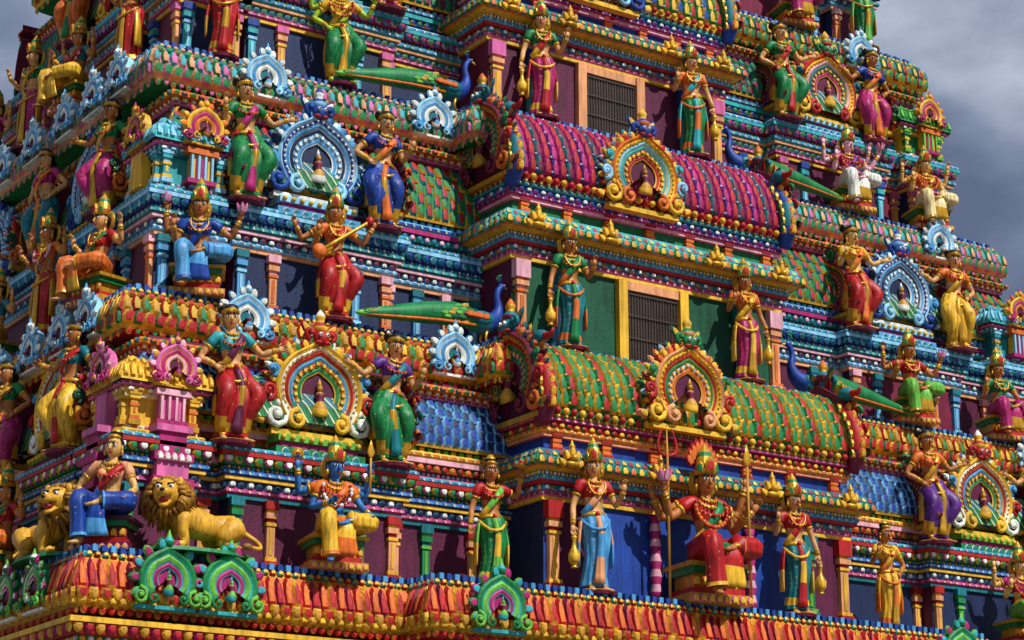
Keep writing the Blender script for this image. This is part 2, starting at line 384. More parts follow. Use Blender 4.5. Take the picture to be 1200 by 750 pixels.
    if legs in ('stand','dance'):
        z0=hp.z; sw=.035 if legs=='stand' else -.06*(1 if lean>0 else -1); kd=.0 if legs=='stand' else .035
        loft(mb,[(0,0,z0+.08),(sw*.6,0,z0-.02),(sw,-.01-kd,z0-.2),(sw*.7,-.02-kd*1.6,.42),(.0,-.01-kd,.22),(0,-kd*.6,.14),(0,-kd*.5,.07)],
             [(.15,.12),(.19,.15),(.175+kd,.15+kd*.3),(.14+kd*1.5,.13+kd*.5),(.15+kd,.135),(.17+kd*.6,.145),(.185+kd*.4,.155)],
             [SKP,SKP,SKP,SKP,hem,SKP],44,M,3,pleat=.055,npl=11)
        if legs=='dance':
            for s in (-1,1):
                loft(mb,[(s*.1,-.03,z0-.05),(s*.18+sw,-.17,z0-.2),(s*.19+sw*.8,-.19,.48),(s*.15,-.1,.3),(s*.13,-.05,.12)],[.115,.108,.092,.08,.075],[SKP,SKP,SKP,hem],14,M,2,pleat=.06,npl=5,ref=(0,1,.1))
        loft(mb,[(.0,-.13,z0+.06),(sw,-.17-kd,z0-.15),(sw*.6,-.17-kd,.4),(.0,-.17-kd,.1)],[(.03,.02),(.04,.02),(.045,.025),(.07,.03)],[acc,hem,acc],16,M,3,pleat=.13,npl=4)
        loft(mb,[(-.18,-.02,z0+.03),(-.08,-.17,z0-.1),(.08,-.18,z0-.08),(.2,-.02,z0+.04)],[.02]*4,hem,6,M,2)
        for s in (-1,1): loft(mb,[(s*.18,-.02,z0+.0),(s*.22,-.03,z0-.25),(s*.22,-.02,.3)],[(.018,.05),(.025,.06),(.012,.07)],[acc,hem],8,M,3,pleat=.1,npl=3)
        w_=.08 if legs=='stand' else .13
        foot((-w_,-.1,.06),-.2); foot((w_,-.1,.06),.4)
        for s in (-1,1): loft(mb,[(s*w_,-.09,.07),(s*w_,-.09,.1)],[.048,.048],'gold',8,M,1)
    else:
        if legs=='sit':
            K=[((-.1,-.02,hp.z+.0),(-.2,-.42,hp.z+.03),(-.16,-.43,.08)),((.1,-.02,hp.z),(.34,-.3,hp.z+.02),(.05,-.42,hp.z-.0))]
        else:
            K=[((-.1,-.02,hp.z+.0),(-.36,-.3,hp.z+.02),(-.0,-.44,hp.z-.03)),((.1,-.02,hp.z),(.2,-.42,hp.z+.03),(.2,-.45,.08))]
        ell(mb,hp+Vector((0,0,.0)),(.2,.15,.13),skirt,M,12,8)
        for i,(a,k,f) in enumerate(K):
            a,k,f=Vector(a),Vector(k),Vector(f)
            loft(mb,[a,a.lerp(k,.5),k,k.lerp(f,.5),k.lerp(f,.85),k.lerp(f,.93)],[.128,.12,.095,.09,.097,.107],[SKP,SKP,SKP,SKP,hem],24,M,3,pleat=.055,npl=6,ref=(0,1,.1))
            loft(mb,[k.lerp(f,.85),f],[.04,.035],sk,6,M,1)
            p=k.lerp(f,.97); loft(mb,[p-Vector((0,0,.012)),p+Vector((0,0,.015))],[.05,.05],'gold',8,M,1)
            if f.z>.2: foot(f,-1 if i else 1,-.4)
            else: foot(f,-.4 if i==0 else .5)
        zb=.12; yy=-.4
        loft(mb,[(0,-.12,hp.z+.08),(0.02,yy-.02,hp.z-.03),(0,yy-.04,(hp.z+zb)/2),(0,yy-.02,zb)],[(.04,.02),(.08,.03),(.11,.03),(.15,.035)],[acc,SKP,hem],24,M,3,pleat=.12,npl=6)
        hz=hp.z-.12
        for (r,a,b,c) in ((.34,0,.08,seat),(.28,.08,.14,'red'),(.25,.14,hz-.1,seat),(.3,hz-.1,hz-.04,'green'),(.34,hz-.04,hz,seat)):
            box(mb,-r,r,-r*.75,r*.8,a,b,c)
        for k in range(6): petal(mb,fr(-.25+.1*k,-.19,.15),.09,hz-.26,.03,'orange','yellow')
        for k in range(8): petal(mb,fr(-.3+.086*k,-.25,.0),.08,.08,.03,'pink','yellow')
    if legs in('stand','dance'):
        loft(mb,[(0,-.03,-.02),(0,-.03,.02),(0,-.03,.035)],[(.26,.23),(.27,.24),(.24,.2)],['wine','gold'],14,M,1,smooth=False)
    for it,hn in items:
        w,d=H[hn]; p=w+d*.08
        if it=='pot':
            q=p+Vector((0,-.02,-.05)); ZM=[(0,0,0),(0,0,-.06),(0,0,-.12),(0,0,-.2),(0,0,-.28),(0,0,-.33),(0,0,-.36)]
            loft(mb,[q+Vector(z) for z in ZM],[.04,.022,.03,.075,.07,.03,.05],['gold','gold','gold','yellow','gold','gold'],10,M,2)
        elif it=='lotus':
            for a in range(0,360,60):
                petal(mb,Matrix.Translation(p+Vector((0,-.02,.0)))@Matrix.Rotation(math.radians(a),4,'Z')@fr(0,-.02,0,0,25),.06,.13,.02,'pink','lpink')
            ell(mb,p+Vector((0,-.02,.03)),(.03,.03,.05),'yellow',M,6,5)
        elif it in('spear','rod'):
            lo=.04-w.z if it=='spear' else -.2; hi=.42 if it=='spear' else .18
            a=w+Vector((0,-.04,lo)); b=w+Vector((0,-.04,hi))
            loft(mb,[a,w+Vector((0,-.04,0)),b],[.014,.014,.012],'ocher',6,M,1)
            loft(mb,[b,b+Vector((0,0,.06)),b+Vector((0,0,.2))],[(.012,.01),(.05,.014),(.003,.003)],'gold',8,M,2)
        elif it=='trident':
            a=w+Vector((0,-.04,-w.z+.04)); b=w+Vector((0,-.04,.22))
            loft(mb,[a,w+Vector((0,-.04,0)),b,b+Vector((0,0,.28))],[.014,.014,.014,.004],'ocher',6,M,1)
            for s in (-1,1): loft(mb,[b,b+Vector((s*.09,0,.03)),b+Vector((s*.1,0,.12)),b+Vector((s*.05,0,.26))],[.012,.016,.014,.003],'red',6,M,2)
        elif it=='veena':
            a=U((-.3,-.27,.86)); b=U((.42,-.2,1.35))
            loft(mb,[a,a.lerp(b,.3),a.lerp(b,.9),b],[.02,.028,.024,.03],'gold',8,M,1); ell(mb,a,(.1,.08,.1),'orange',M,10,7); ell(mb,b,(.06,.06,.07),'red',M,8,6)
        elif it=='disc':
            loft(mb,[p+Vector((0,.012,.06)),p+Vector((0,-.012,.06))],[.07,.07],'gold',12,M,1); ell(mb,p+Vector((0,-.02,.06)),.025,'red',M,6,4)
        elif it=='plate':
            q=p+Vector((0,-.03,.02)); loft(mb,[q,q+Vector((0,0,.03)),q+Vector((0,0,.05))],[.04,.1,.11],'gold',12,M,1)
            for k in range(5): ell(mb,q+Vector((.05*math.cos(k*1.26),.05*math.sin(k*1.26),.07)),.035,('orange','red')[k%2],M,6,4)
        elif it=='flame':
            for k in range(9):
                a=-60+15*k; h_=.2-.0012*abs(a)
                petal(mb,Matrix.Translation(hc+Vector((.12*math.sin(math.radians(a)),.06,.08+.16*math.cos(math.radians(a)))))@Matrix.Rotation(math.radians(a*.6),4,'Y'),.08,h_,.02,'red','orange')
    ob=mb.make(name,MATF); ob.location=loc; ob.rotation_euler=(0,0,math.radians(rot+random.uniform(-5,5))); ob.scale=(scale*1.0,scale*1.02,scale*1.08)
    return ob

def peacock(name,loc,rot,flip,s=1.0,tail='green'):
    mb=MB(); f=flip
    def V(x,y,z): return (x*f,y,z)
    loft(mb,[V(-.3,0,.34),V(-.15,0,.32),V(.05,0,.33),V(.2,-.0,.42),V(.27,0,.58),V(.24,0,.74),V(.27,0,.86),V(.32,0,.9)],[.09,.14,.15,.11,.065,.045,.042,.04],['green','teal','blue','blue','blue','blue','blue'],12,None,3,ref=(0,1,0))
    ell(mb,V(.32,0,.91),(.06,.048,.05),'blue',None,8,6)
    loft(mb,[V(.36,0,.91),V(.41,0,.9),V(.45,0,.87)],[.02,.014,.003],'yellow',6,None,1,ref=(0,1,0))
    for k in range(4):
        a=.5+k*.35; loft(mb,[V(.31,0,.95),V(.31-.08*math.cos(a),0,.95+.11*math.sin(a))],[.004,.004],'blue',4,None,1,ref=(0,1,0)); ell(mb,V(.31-.08*math.cos(a),0,.96+.11*math.sin(a)),.018,'green',None,6,4)
    for sy in (-1,1):
        ell(mb,V(.34,sy*.042,.925),.012,'white',None,6,4)
        ell(mb,V(-.08,sy*.12,.36),(.2,.05,.1),'teal',None,10,6)
        for k in range(4): petal(mb,Matrix.Translation(V(-.0-.09*k,sy*.16,.38))@Matrix.Rotation(math.radians(-100*f),4,'Y'),.09,.17,.02,'red','orange')
        loft(mb,[V(.02,sy*.06,.22),V(.0,sy*.06,.1),V(.03,sy*.06,.02)],[.03,.018,.016],'gold',6,None,1)
        for t in (-.04,0,.04): loft(mb,[V(.02,sy*.06,.02),V(.1,sy*.06+t,.01)],[.012,.006],'gold',4,None,1)
    L=1.95
    loft(mb,[V(-.15,0,.36),V(-.5,0,.36),V(-1.0,0,.29),V(-1.5,0,.2),V(-L,0,.12),V(-L-.15,0,.1)],[(.12,.12),(.14,.17),(.13,.15),(.1,.1),(.05,.05),(.01,.01)],[tail,tail,tail,tail,'lgreen'],14,None,3,pleat=.06,npl=7,ref=(0,1,0))
    for r in range(13):
        for k,zz in enumerate((-.1,-.045,.01,.065,.12)):
            t=(r+.5*(k%2))/13; x=-.3-t*(L-.35); zc=.375-.23*t; q=(1-t*.75)
            M=Matrix.Translation(V(x,-.145*q*math.cos(zz*8),zc+zz*q*1.1))@Matrix.Rotation(math.radians(-f*(97+zz*40)),4,'Y')
            petal(mb,M,.07*q+.01,.17,.018,(tail,'dgreen')[k%2],('lgreen','green','dgreen','lgreen','ocher')[(r+k)%5] if k else 'ocher')
    loft(mb,[V(-.2,-.1,.24),V(-.8,-.12,.2),V(-1.5,-.09,.13),V(-L,-.04,.09)],[.02,.022,.018,.01],'orange',5,None,2)
    ob=mb.make(name,MATF); ob.location=loc; ob.rotation_euler=(0,0,math.radians(rot)); ob.scale=(s,s,s); return ob

def lion(name,loc,rot,flip,sc=.9):
    mb=MB(); f=flip
    Y=lin('d8a02c'); Mn=lin('8a5c14')
    def V(x,y,z): return (x*f,y,z)
    loft(mb,[V(1.0,0,.3),V(.85,0,.34),V(.6,0,.34),V(.35,0,.38),V(.12,0,.48),V(-.02,-.02,.62)],[(.09,.1),(.17,.2),(.15,.17),(.18,.2),(.19,.22),(.14,.15)],Y,14,None,3,ref=(0,1,0))
    for sy in (-1,1):
        y=sy*.16
        loft(mb,[V(.85,y,.36),V(.72,y*1.2,.26),V(.6,y*1.25,.16)],[.16,.13,.08],Y,10,None,2,ref=(0,1,0))
        loft(mb,[V(.6,y*1.25,.16),V(.78,y*1.25,.1),V(.9,y*1.25,.07)],[.07,.05,.045],Y,8,None,2,ref=(0,1,0))
        loft(mb,[V(.9,y*1.25,.06),V(.75,y*1.3,.04),V(.62,y*1.3,.04)],[.045,.045,.05],Y,8,None,2,ref=(0,1,0))
        loft(mb,[V(.12,y*.9,.45),V(.1,y*1.1,.25),V(.14,y*1.1,.09),V(.0,y*1.1,.05),V(-.14,y*1.1,.05)],[.11,.075,.055,.05,.055],Y,10,None,2,ref=(0,1,0))
        for k in range(3): ell(mb,V(-.18,y*1.1+(k-1)*.03,.035),(.035,.018,.028),Y,None,6,4); ell(mb,V(.58,y*1.3+(k-1)*.03,.03),(.03,.018,.025),Y,None,6,4)
    loft(mb,[V(1.05,0,.32),V(1.2,-.1,.2),V(1.15,-.25,.1),V(.98,-.3,.1)],[.04,.03,.025,.025],Y,8,None,3); ell(mb,V(.95,-.3,.1),(.08,.05,.05),Mn,None,8,5)
    HM=Matrix.Translation(V(-.1,-.1,.7))@Matrix.Rotation(math.radians(-35*f),4,'Z')@Matrix.Scale(1.2,4)
    ell(mb,(0,0,0),(.15,.16,.16),Y,HM,12,9)
    loft(mb,[(0,-.08,.0),(0,-.18,-.02),(0,-.25,-.03)],[(.1,.08),(.085,.06),(.06,.045)],Y,10,HM,2)
    loft(mb,[(0,-.08,-.09),(0,-.16,-.14),(0,-.2,-.17)],[(.08,.04),(.06,.03),(.04,.02)],Y,8,HM,2)
    ell(mb,(0,-.17,-.095),(.055,.06,.035),'red',HM,8,5); ell(mb,(0,-.275,-.01),(.03,.02,.02),'black',HM,6,4)
    for s in (-1,1):
        ell(mb,(s*.065,-.135,.05),(.03,.022,.025),'white',HM,8,5); ell(mb,(s*.065,-.155,.05),.014,'black',HM,6,4)
        ell(mb,(s*.13,0,.13),(.04,.025,.05),Y,HM,8,5); loft(mb,[(s*.03,-.14,.08),(s*.1,-.12,.09)],[.012,.008],'black',5,HM,1)
        for k in (-.03,.03): loft(mb,[(k,-.22,-.06),(k,-.22,-.1)],[.01,.002],'white',4,HM,1)
    for i in range(230):
        a=random.uniform(0,6.283); b=random.uniform(-.1,1.0); yy=-.06+b*.3; r=.155+.05*math.sin(min(b,1)*3)
        p=Vector((r*math.cos(a),yy,r*math.sin(a)*1.05-.02-b*.05))
        out=Vector((math.cos(a)*.7,.6,math.sin(a)*.6-.55)).normalized(); q=p+out*random.uniform(.1,.17)
        loft(mb,[p,p.lerp(q,.5)+Vector((math.cos(a)*.015,0,.02)),q],[.026,.024,.004],random.choice([Mn,lin('a87218'),lin('8a5c18'),lin('b88424')]),5,HM,1)
    loft(mb,[V(.4,-.02,-.03),V(.4,-.02,.02)],[(.75,.36),(.72,.33)],'green',16,None,1,smooth=False)
    ob=mb.make(name,MATF); ob.location=loc; ob.rotation_euler=(0,0,math.radians(rot)); ob.scale=(sc,)*3; return ob

# ---------- tower
tower=bpy.data.objects.new('temple_tower',None); bpy.context.scene.collection.objects.link(tower)
T={1:dict(z=4.35,h=3.5,xl=9.9,xr=26.8,yw=22.85,b0=15.15,b1=20.3,kx=12.2,rx=23.7,kb=(13.8,21.7),ax=17.33,az=.5),
   2:dict(z=7.85,h=3.75,xl=10.65,xr=26.0,yw=23.95,b0=15.4,b1=20.15,kx=12.68,rx=23.3,ax=17.48,az=.3),
   3:dict(z=11.6,h=3.55,xl=11.3,xr=25.2,yw=24.95,b0=15.65,b1=20.0,kx=13.2,rx=22.85,ax=17.6,az=.3),
   4:dict(z=15.15,h=3.4,xl=11.95,xr=24.5,yw=25.85,b0=15.9,b1=19.8,kx=13.7,rx=22.3,ax=17.8,az=.4),
   5:dict(z=18.55,h=3.2,xl=12.6,xr=23.8,yw=26.4,b0=16.1,b1=19.6,kx=14.3,rx=21.9,ax=17.8,az=.4)}
YC=28.0; p=.25
TH={1:dict(kap=('orange','red','red','gold'),plq=['lblue','turq','white'],wall=['navy','maroon','navy','maroon'],bay='blue',pil=[('green','teal','lgreen'),('peach','red','yellow')],
   k1=['yellow','white','red','sky','orange','green'],kc=['peach','yellow','red','green','lblue','orange'],tile=[('gold','green'),('yellow','green'),('green','red')],tile2=[('lblue','blue'),('sky','navy')],
   corner=('yellow','gold','cream')),
 2:dict(kap=('ocher','green','red','yellow'),plq=['lblue','sky','white'],wall=['maroon','navy','wine','navy'],bay='dgreen',pil=[('sky','teal','lblue'),('peach','lpink','orange')],
   k1=['lblue','blue','sky','navy','lblue','sky'],kc=['orange','yellow','lblue','turq','yellow','red'],tile=[('mag','red'),('purple','mag'),('teal','wine')],tile2=[('gold','green'),('teal','red')],
   corner=('turq','lblue','teal')),
 3:dict(kap=('turq','pink','green','peach'),plq=['lblue','sky','white'],wall=['wine','navy','maroon','navy'],bay='maroon',pil=[('turq','blue','lblue'),('peach','pink','yellow')],
   k1=['red','yellow','lpink','teal','green','mag'],kc=['lblue','blue','white','teal','lblue','sky'],tile=[('green','yellow'),('lgreen','red'),('gold','blue')],tile2=[('green','wine'),('teal','green')],
   corner=('green','lgreen','yellow'))}
TH[4]=dict(TH[2],kap=('teal','red','green','yellow')); TH[5]=TH[1]
SP=dict(
 A={1:[(.05,.04,'flat',['teal']),(.07,.07,'round',['mag','pink']),(.09,.08,'petal',['navy','lblue','white','sky']),(.04,.11,'flat',['yellow']),(.08,.14,'round',['blue','sky']),(.05,.12,'bead',['maroon','yellow','turq']),(.1,.17,'dpetal',['green','pink','white','yellow']),(.05,.2,'flat',['red']),(.06,.19,'round',['turq','sky'])],
   2:[(.05,.04,'flat',['peach']),(.07,.07,'round',['lblue','sky']),(.09,.08,'petal',['wine','turq','white','sky']),(.04,.11,'flat',['lpink']),(.08,.14,'round',['teal','turq']),(.05,.12,'bead',['navy','sky','white']),(.1,.17,'dpetal',['blue','lblue','teal','turq']),(.05,.2,'flat',['lblue']),(.06,.19,'round',['sky','turq'])],
   3:[(.05,.04,'flat',['yellow']),(.07,.07,'round',['mag','pink']),(.09,.08,'petal',['teal','white','green','lblue']),(.04,.11,'flat',['peach']),(.08,.14,'round',['turq','sky']),(.05,.12,'bead',['navy','yellow','sky']),(.1,.17,'dpetal',['mag','lpink','green','sky']),(.05,.2,'flat',['turq']),(.06,.19,'round',['lblue','sky'])]},
 B={1:[(.06,.06,'round',['mag','pink']),(.05,.04,'bead',['blue','lblue','white']),(.08,.1,'petal',['red','yellow','orange','green']),(.05,.12,'flat',['lpink']),(.07,.14,'round',['yellow','orange']),(.05,.1,'dent',['green','yellow','lgreen'])],
   2:[(.06,.06,'round',['turq','teal']),(.05,.04,'bead',['blue','lblue','yellow']),(.08,.1,'petal',['teal','sky','lpink','turq']),(.05,.12,'flat',['mag']),(.07,.14,'round',['sky','blue']),(.05,.1,'dent',['blue','lblue','turq'])],
   3:[(.06,.06,'round',['peach','lpink']),(.05,.04,'bead',['teal','white','yellow']),(.08,.1,'petal',['blue','sky','green','yellow']),(.05,.12,'flat',['turq']),(.07,.14,'round',['teal','sky']),(.05,.1,'dent',['maroon','lblue','pink'])]})
for k in 'AB':
    SP[k][4]=SP[k][2]; SP[k][5]=SP[k][1]

def sidefeat(L):
    if L>9: return [(-p,.65,p),(.65,1.0,0),(1.0,3.4,p),(3.4,4.4,0),(4.4,L-4.4,.4),(L-4.4,L-3.4,0),(L-3.4,L-1.0,p),(L-1.0,L-.65,0),(L-.65,L+p,p)]
    if L>3.6: return [(-p,.65,p),(.65,1.0,0),(1.0,L-1,p),(L-1.0,L-.65,0),(L-.65,L+p,p)]
    return [(-p,.65,p),(.65,L-.65,0),(L-.65,L+p,p)]
def paths(t):
    xl,xr,yw=t['xl'],t['xr'],t['yw']; L=2*(YC-yw); yb=yw+L
    A=[]
    for (a,b,d) in reversed(sidefeat(L)): A+=[(xl-d,yw+b),(xl-d,yw+a)]
    fl=[(-p,.65,p),(.65,t['kx']-1.18-xl,0),(t['kx']-1.18-xl,t['kx']+1.15-xl,p),(t['kx']+1.15-xl,t['b0']-xl,0)]
    A.pop()
    for (a,b,d) in fl: A+=[(xl+a,yw-d),(xl+b,yw-d)]
    Bp=[]
    fr2=[(t['b1'],t['rx']-1.2,0),(t['rx']-1.2,t['rx']+1.12,p),(t['rx']+1.12,xr-.65,0),(xr-.65,xr+p,p)]
    for (a,b,d) in fr2: Bp+=[(a,yw-d),(b,yw-d)]
    Bp.pop()
    for (a,b,d) in sidefeat(L): Bp+=[(xr+d,yw+a),(xr+d,yw+b)]
    bay=[(t['b0'],yw+.3),(t['b0'],yw-.85),(t['b1'],yw-.85),(t['b1'],yw+.3)]
    k0,k1=t.get('kb',(t['b0'],t['b1']))
    K=[(xl-p,yb+p),(xl-p,yw-p),(k0,yw-p),(k0,yw-.82),(k1,yw-.82),(k1,yw-p),(xr+p,yw-p),(xr+p,yb+p),(xl-p-.0,yb+p)]
    return A,Bp,bay,K,L,yb
def kapota(mb,K,z,H,th,o=0.0,big=False):
    a,b,c,d=th
    sweep(mb,K,[(-.9,z-H-.1),(.16+o,z-H-.1),(.2+o,z-H),(.6+o,z-H+.04),(.68+o,z-H*.8),(.68+o,z-H*.6),(.62+o,z-H*.38),(.54+o,z-H*.2),(.47+o,z-.06),(.47+o,z),(-.9,z)],
          [d,pat(b),c,d,c,b,a,d,'blue','stone'])
    if big:
        row(mb,K,.675+o,z-H*.7,.115,.94,H*.55,.06,[(b,a),('wine','red'),(b,'orange'),('yellow','red')],tilt=-15)
        row(mb,K,.69+o,z-H*.66,.14,.86,H*.2,.05,[('gold','red'),('yellow','ocher')],flip=True)
        row(mb,K,.66+o,z-H*.9,.12,.9,H*.12,.05,[('yellow','ocher'),('gold','yellow')])
    else:
        row(mb,K,.675+o,z-H*.86,.14,.9,H*.3,.05,[(d,c),(b,c)],flip=False)
        row(mb,K,.68+o,z-H*.62,.125,.9,H*.38,.05,[(a,b),(d,a),(c,d)],tilt=-14,ph=1)
        row(mb,K,.6+o,z-H*.3,.13,.9,H*.16,.04,[(d,c),(a,c)],tilt=-24)
    row(mb,K,.545+o,z-H*.17,.1,.85,H*.1,.03,[('turq',d),(b,d)],tilt=-22)
    row(mb,K,.61+o,z-H+.045,.11,.8,.08,.04,[(d,c),(c,b)],flip=True)
    row(mb,K,.3+o,z-H-.09,.13,.8,.1,.05,[(b,d),('teal','white')])
    row(mb,K,.475+o,z-.055,.11,.55,.07,.05,[('sky',),('blue',)],kind='dent')
for i,t in T.items():
    th=TH[i]; z0=t['z'];h=t['h']; s=h/3.5; A,Bp,bay,K,L,yb=paths(t); yw=t['yw'];xl=t['xl'];xr=t['xr']
    w=MB(); o=MB()
    H=.64 if i>1 else .74
    kapota(w,K,z0,H,th['kap'],0 if i>1 else .12,i==1)
    core=[(xl+1,yb-1),(xl+1,yw+1),(xr-1,yw+1),(xr-1,yb-1),(xl+1,yb-1)]
    sweep(w,core,[(0,z0-.6),(0,z0+h)],'maroon')
    for P in (A,Bp):
        sweep(w,P,[(0,z0),(0,z0+1.0)],[th['wall']])
        zz=bands(w,P,z0+.87,0,[(a*1.02,b,c_,d) for a,b,c_,d in SP['A'][i]])
        ztop=zz
        sweep(w,P,[(.17,zz),(-.5,zz+.002)],'stone')
        bands(w,P,z0+.003,0,[(.05,.06,'flat',[th['pil'][1][1]]),(.04,.04,'round',['yellow'])])
        q,N=offpath(P,0.0)
        for j in range(len(q)-1):
            if N[j].y>.5: continue
            Ls=(q[j+1]-q[j]).length; dd=(q[j+1]-q[j]).normalized()
            if Ls<.3: continue
            a=math.degrees(math.atan2(dd.y,dd.x)); ends=[.09,Ls-.09] if Ls<1.5 else [.09,.55,Ls-.55,Ls-.09]
            if Ls<.5: ends=[Ls/2]
            for kk,e in enumerate(ends):
                pp=q[j]+dd*e; cc=th['pil'][(j//2+kk)%2]; pilaster(o,fr(pp.x,pp.y,z0+.09,a),.79,.12,*cc)
    KU=[(xl-p,yb+p),(xl-p,yw-p),(xr+p,yw-p),(xr+p,yb+p),(xl-p,yb+p)]
    zu=ztop
    sweep(w,KU,[(-.42,zu-.02),(-.42,z0+h-.66)],'wine')
    zz=bands(w,KU,zu,-.36,[(a*1.2,b+.02,c_,d) for a,b,c_,d in SP['B'][i]])
    zr=zz; hr=z0+h-.9-zr
    sweep(w,KU,[(-.2,zr),(-.19,zr+.06),(-.22,zr+hr*.45),(-.3,zr+hr*.8),(-.42,zr+hr)],['gold',th['tile2'][0][1],th['tile2'][0][1],th['tile2'][1][1]])
    for r in range(5):
        f=r/5; row(w,KU,-.19-.13*f*f,zr+.04+hr*.9*f,.13,.9,hr*.28,.035,[th['tile2'][0],th['tile2'][1]] if r%2 else [th['tile2'][1],th['tile2'][0]],tilt=-8-30*f)
    bands(w,KU,zr+hr-.02,-.4,[(.05,.1,'round',['pink','mag']),(.05,.14,'bead',['yellow','white','red']),(.07,.2,'petal',['orange','yellow','green','teal'])])
    cc=th['corner']
    for (cx,sg) in ((xl,1),(xr,-1)):
        c0=cx-sg*p; a_,b_=sorted((c0,c0+sg*.95))
        y0=yw-p
        P4=[(a_+.04,y0+.91),(a_+.04,y0+.04),(b_-.04,y0+.04),(b_-.04,y0+.91)]
        sweep(w,P4,[(0,zu),(0,zu+.62*s)],[[cc[2],cc[0],cc[2]]])
        bands(w,P4,zu+.003,0,[(.07,.1,'round',[cc[0],cc[1]]),(.06,.06,'bead',[cc[2],'white','pink'])])
        zz=bands(w,P4,zu+.46*s,0,[(.05,.06,'flat',[cc[2]]),(.07,.1,'petal',[cc[1],cc[0],'white',cc[2]]),(.05,.14,'round',['pink','mag'])])
        zt=zz; nn=8; dh=.36*s
        for k in range(nn):
            f0=k/nn*math.pi/2; f1=(k+1)/nn*math.pi/2
            sweep(w,P4,[(.17*1-.5*(1-math.cos(f0)),zt+dh*math.sin(f0)),(.17-.5*(1-math.cos(f1)),zt+dh*math.sin(f1))],cc[k%2])
        row(w,P4,.16,zt+.02,.09,.85,.22,.05,[(cc[0],cc[1]),(cc[1],cc[0])],tilt=-18)
        row(w,P4,.05,zt+.6*dh,.09,.85,.17,.05,[(cc[1],cc[0]),(cc[0],cc[1])],tilt=-50)
        for e in (.1,.5,.85):
            pilaster(o,fr(a_+e,y0+.02,zu+.12),.36*s,.1,cc[0],cc[1],'orange' if i==1 else 'yellow')
            if sg>0: pilaster(o,fr(a_+.02,y0+e,zu+.12,-90),.36*s,.1,cc[0],cc[1],'yellow')
        kk=['pink','mag','lpink'] if i==1 else ['yellow','mag','orange']
        m=(a_+b_)/2+.06
        if i==1:
            for (r_,d_,za,zb_,c_) in ((.26,.26,-.62,-.5,'mag'),(.2,.22,-.5,-.3,'pink'),(.25,.25,-.3,-.2,'mag'),(.17,.2,-.2,.05,'mag'),(.23,.24,.05,.13,'pink')):
                box(o,m-r_,m+r_,y0-d_,y0+.02,zu+za,zu+zb_,c_)
                if sg>0: box(o,a_-d_,a_+.02,y0+.46-r_,y0+.46+r_,zu+za+.001,zu+zb_+.001,c_)
            for k in range(5): petal(o,fr(m-.18+.09*k,y0-.25,zu-.31),.085,.11,.03,'lpink','white')
        box(o,m-.2,m+.2,y0-.16,y0+.02,zu+.14,zu+.2,'mag'); box(o,m-.14,m+.14,y0-.12,y0+.02,zu+.2,zu+.5*s,kk[0]); box(o,m-.08,m+.08,y0-.14,y0,zu+.22,zu+.45*s,kk[1]); box(o,m-.22,m+.22,y0-.17,y0+.02,zu+.5*s,zu+.57*s,kk[2])
        for k in (-.14,-.045,.045,.14): box(o,m+k-.016,m+k+.016,y0-.155,y0-.11,zu+.2,zu+.5*s,'lpink' if i==1 else cc[1])
        arch(o,fr(m,y0-.16,zu+.85*s),.25,kk,full=False)
        if sg>0:
            box(o,a_-.12,a_+.02,y0+.3,y0+.62,zu+.13,zu+.55*s,kk[0]); arch(o,fr(a_-.14,y0+.46,zu+.85*s,-90),.24,kk,full=False)
    def wing(M,full=True):
        box(o,-.62,.62,-.3,.2,0,.1,th['pil'][0][0],M); box(o,-.54,.54,-.24,.2,.1,.18,'mag',M); box(o,-.58,.58,-.28,.2,.18,.26,th['pil'][0][2],M)
        for k in range(8): petal(o,M@fr(-.49+.14*k,-.285,.0),.13,.1,.03,'white',th['pil'][0][1])
        for k in range(9): bead(o,M@Matrix.Translation((-.52+.13*k,-.3,.22)),.035,'yellow')
        arch(o,M@Matrix.Translation((0,-.14,.86)),.58,th['k1'],trim='white' if i==2 else 'yellow',inner='maroon' if i!=2 else 'navy',face='red' if i==1 else ('blue' if i==2 else 'green'))
        for sg in (-1,1):
            arch(o,M@fr(sg*1.22,.12,.74,90*sg),.46,['wine','orange','dgreen','red','teal'],trim='gold',full=True,inner='maroon')
        V=[]
        for x in (-1.2,1.2):
            for k in range(9):
                a=math.pi*k/8; V.append((x,.12-.36*math.cos(a),.45+.6*math.sin(a)))
        F=[(k,k+1,k+10,k+9) for k in range(8)]; o.add(V,F,[pat('green'),pat('teal')]*4,M)
    wing(fr(t['kx'],yw-.05,zu)); wing(fr(t['rx'],yw-.05,zu))
    su=[2.2] if L>5.5 else ([L/2] if L>3 else [])
    if L>7.5: su.append(L-2.2)
    for u in su: wing(fr(xl+.05,yw+u,zu,-90)); wing(fr(xr-.05,yw+u,zu,90))
    # ---- centre bay
    yc=yw-.85; b0,b1=t['b0'],t['b1']; xc=(b0+b1)/2
    sweep(w,bay,[(0,z0),(0,z0+1.3*s)],[[th['wall'][0],th['bay'],th['wall'][0]]])
    bands(w,bay,z0+.003,0,[(.05,.05,'flat',['mag']),(.04,.03,'round',['yellow'])])
    if i==1:
        for (xa,xb) in ((b0+.2,b0+.68),(b1-.68,b1-.2)): box(w,xa,xb,yc-.012,yc+.01,z0+.09,z0+1.2,'maroon')
    zz=bands(w,bay,z0+1.22*s,0,[(.05,.05,'flat',['yellow']),(.07,.07,'round',['pink','mag']),(.08,.09,'petal',['teal','sky','white','peach']),(.05,.12,'flat',['red']),(.06,.14,'round',['sky','turq']),(.05,.16,'bead',['blue','yellow','white'])])
    kap=('teal','green','orange','yellow') if i!=2 else ('turq','green','orange','yellow')
    hh=.26*s
    sweep(w,bay,[(.1,zz),(.26,zz+.02),(.32,zz+.08),(.3,zz+.14),(.22,zz+hh),(-.02,zz+hh+.02)],[kap[3],kap[2],kap[1],kap[0],'mag'])
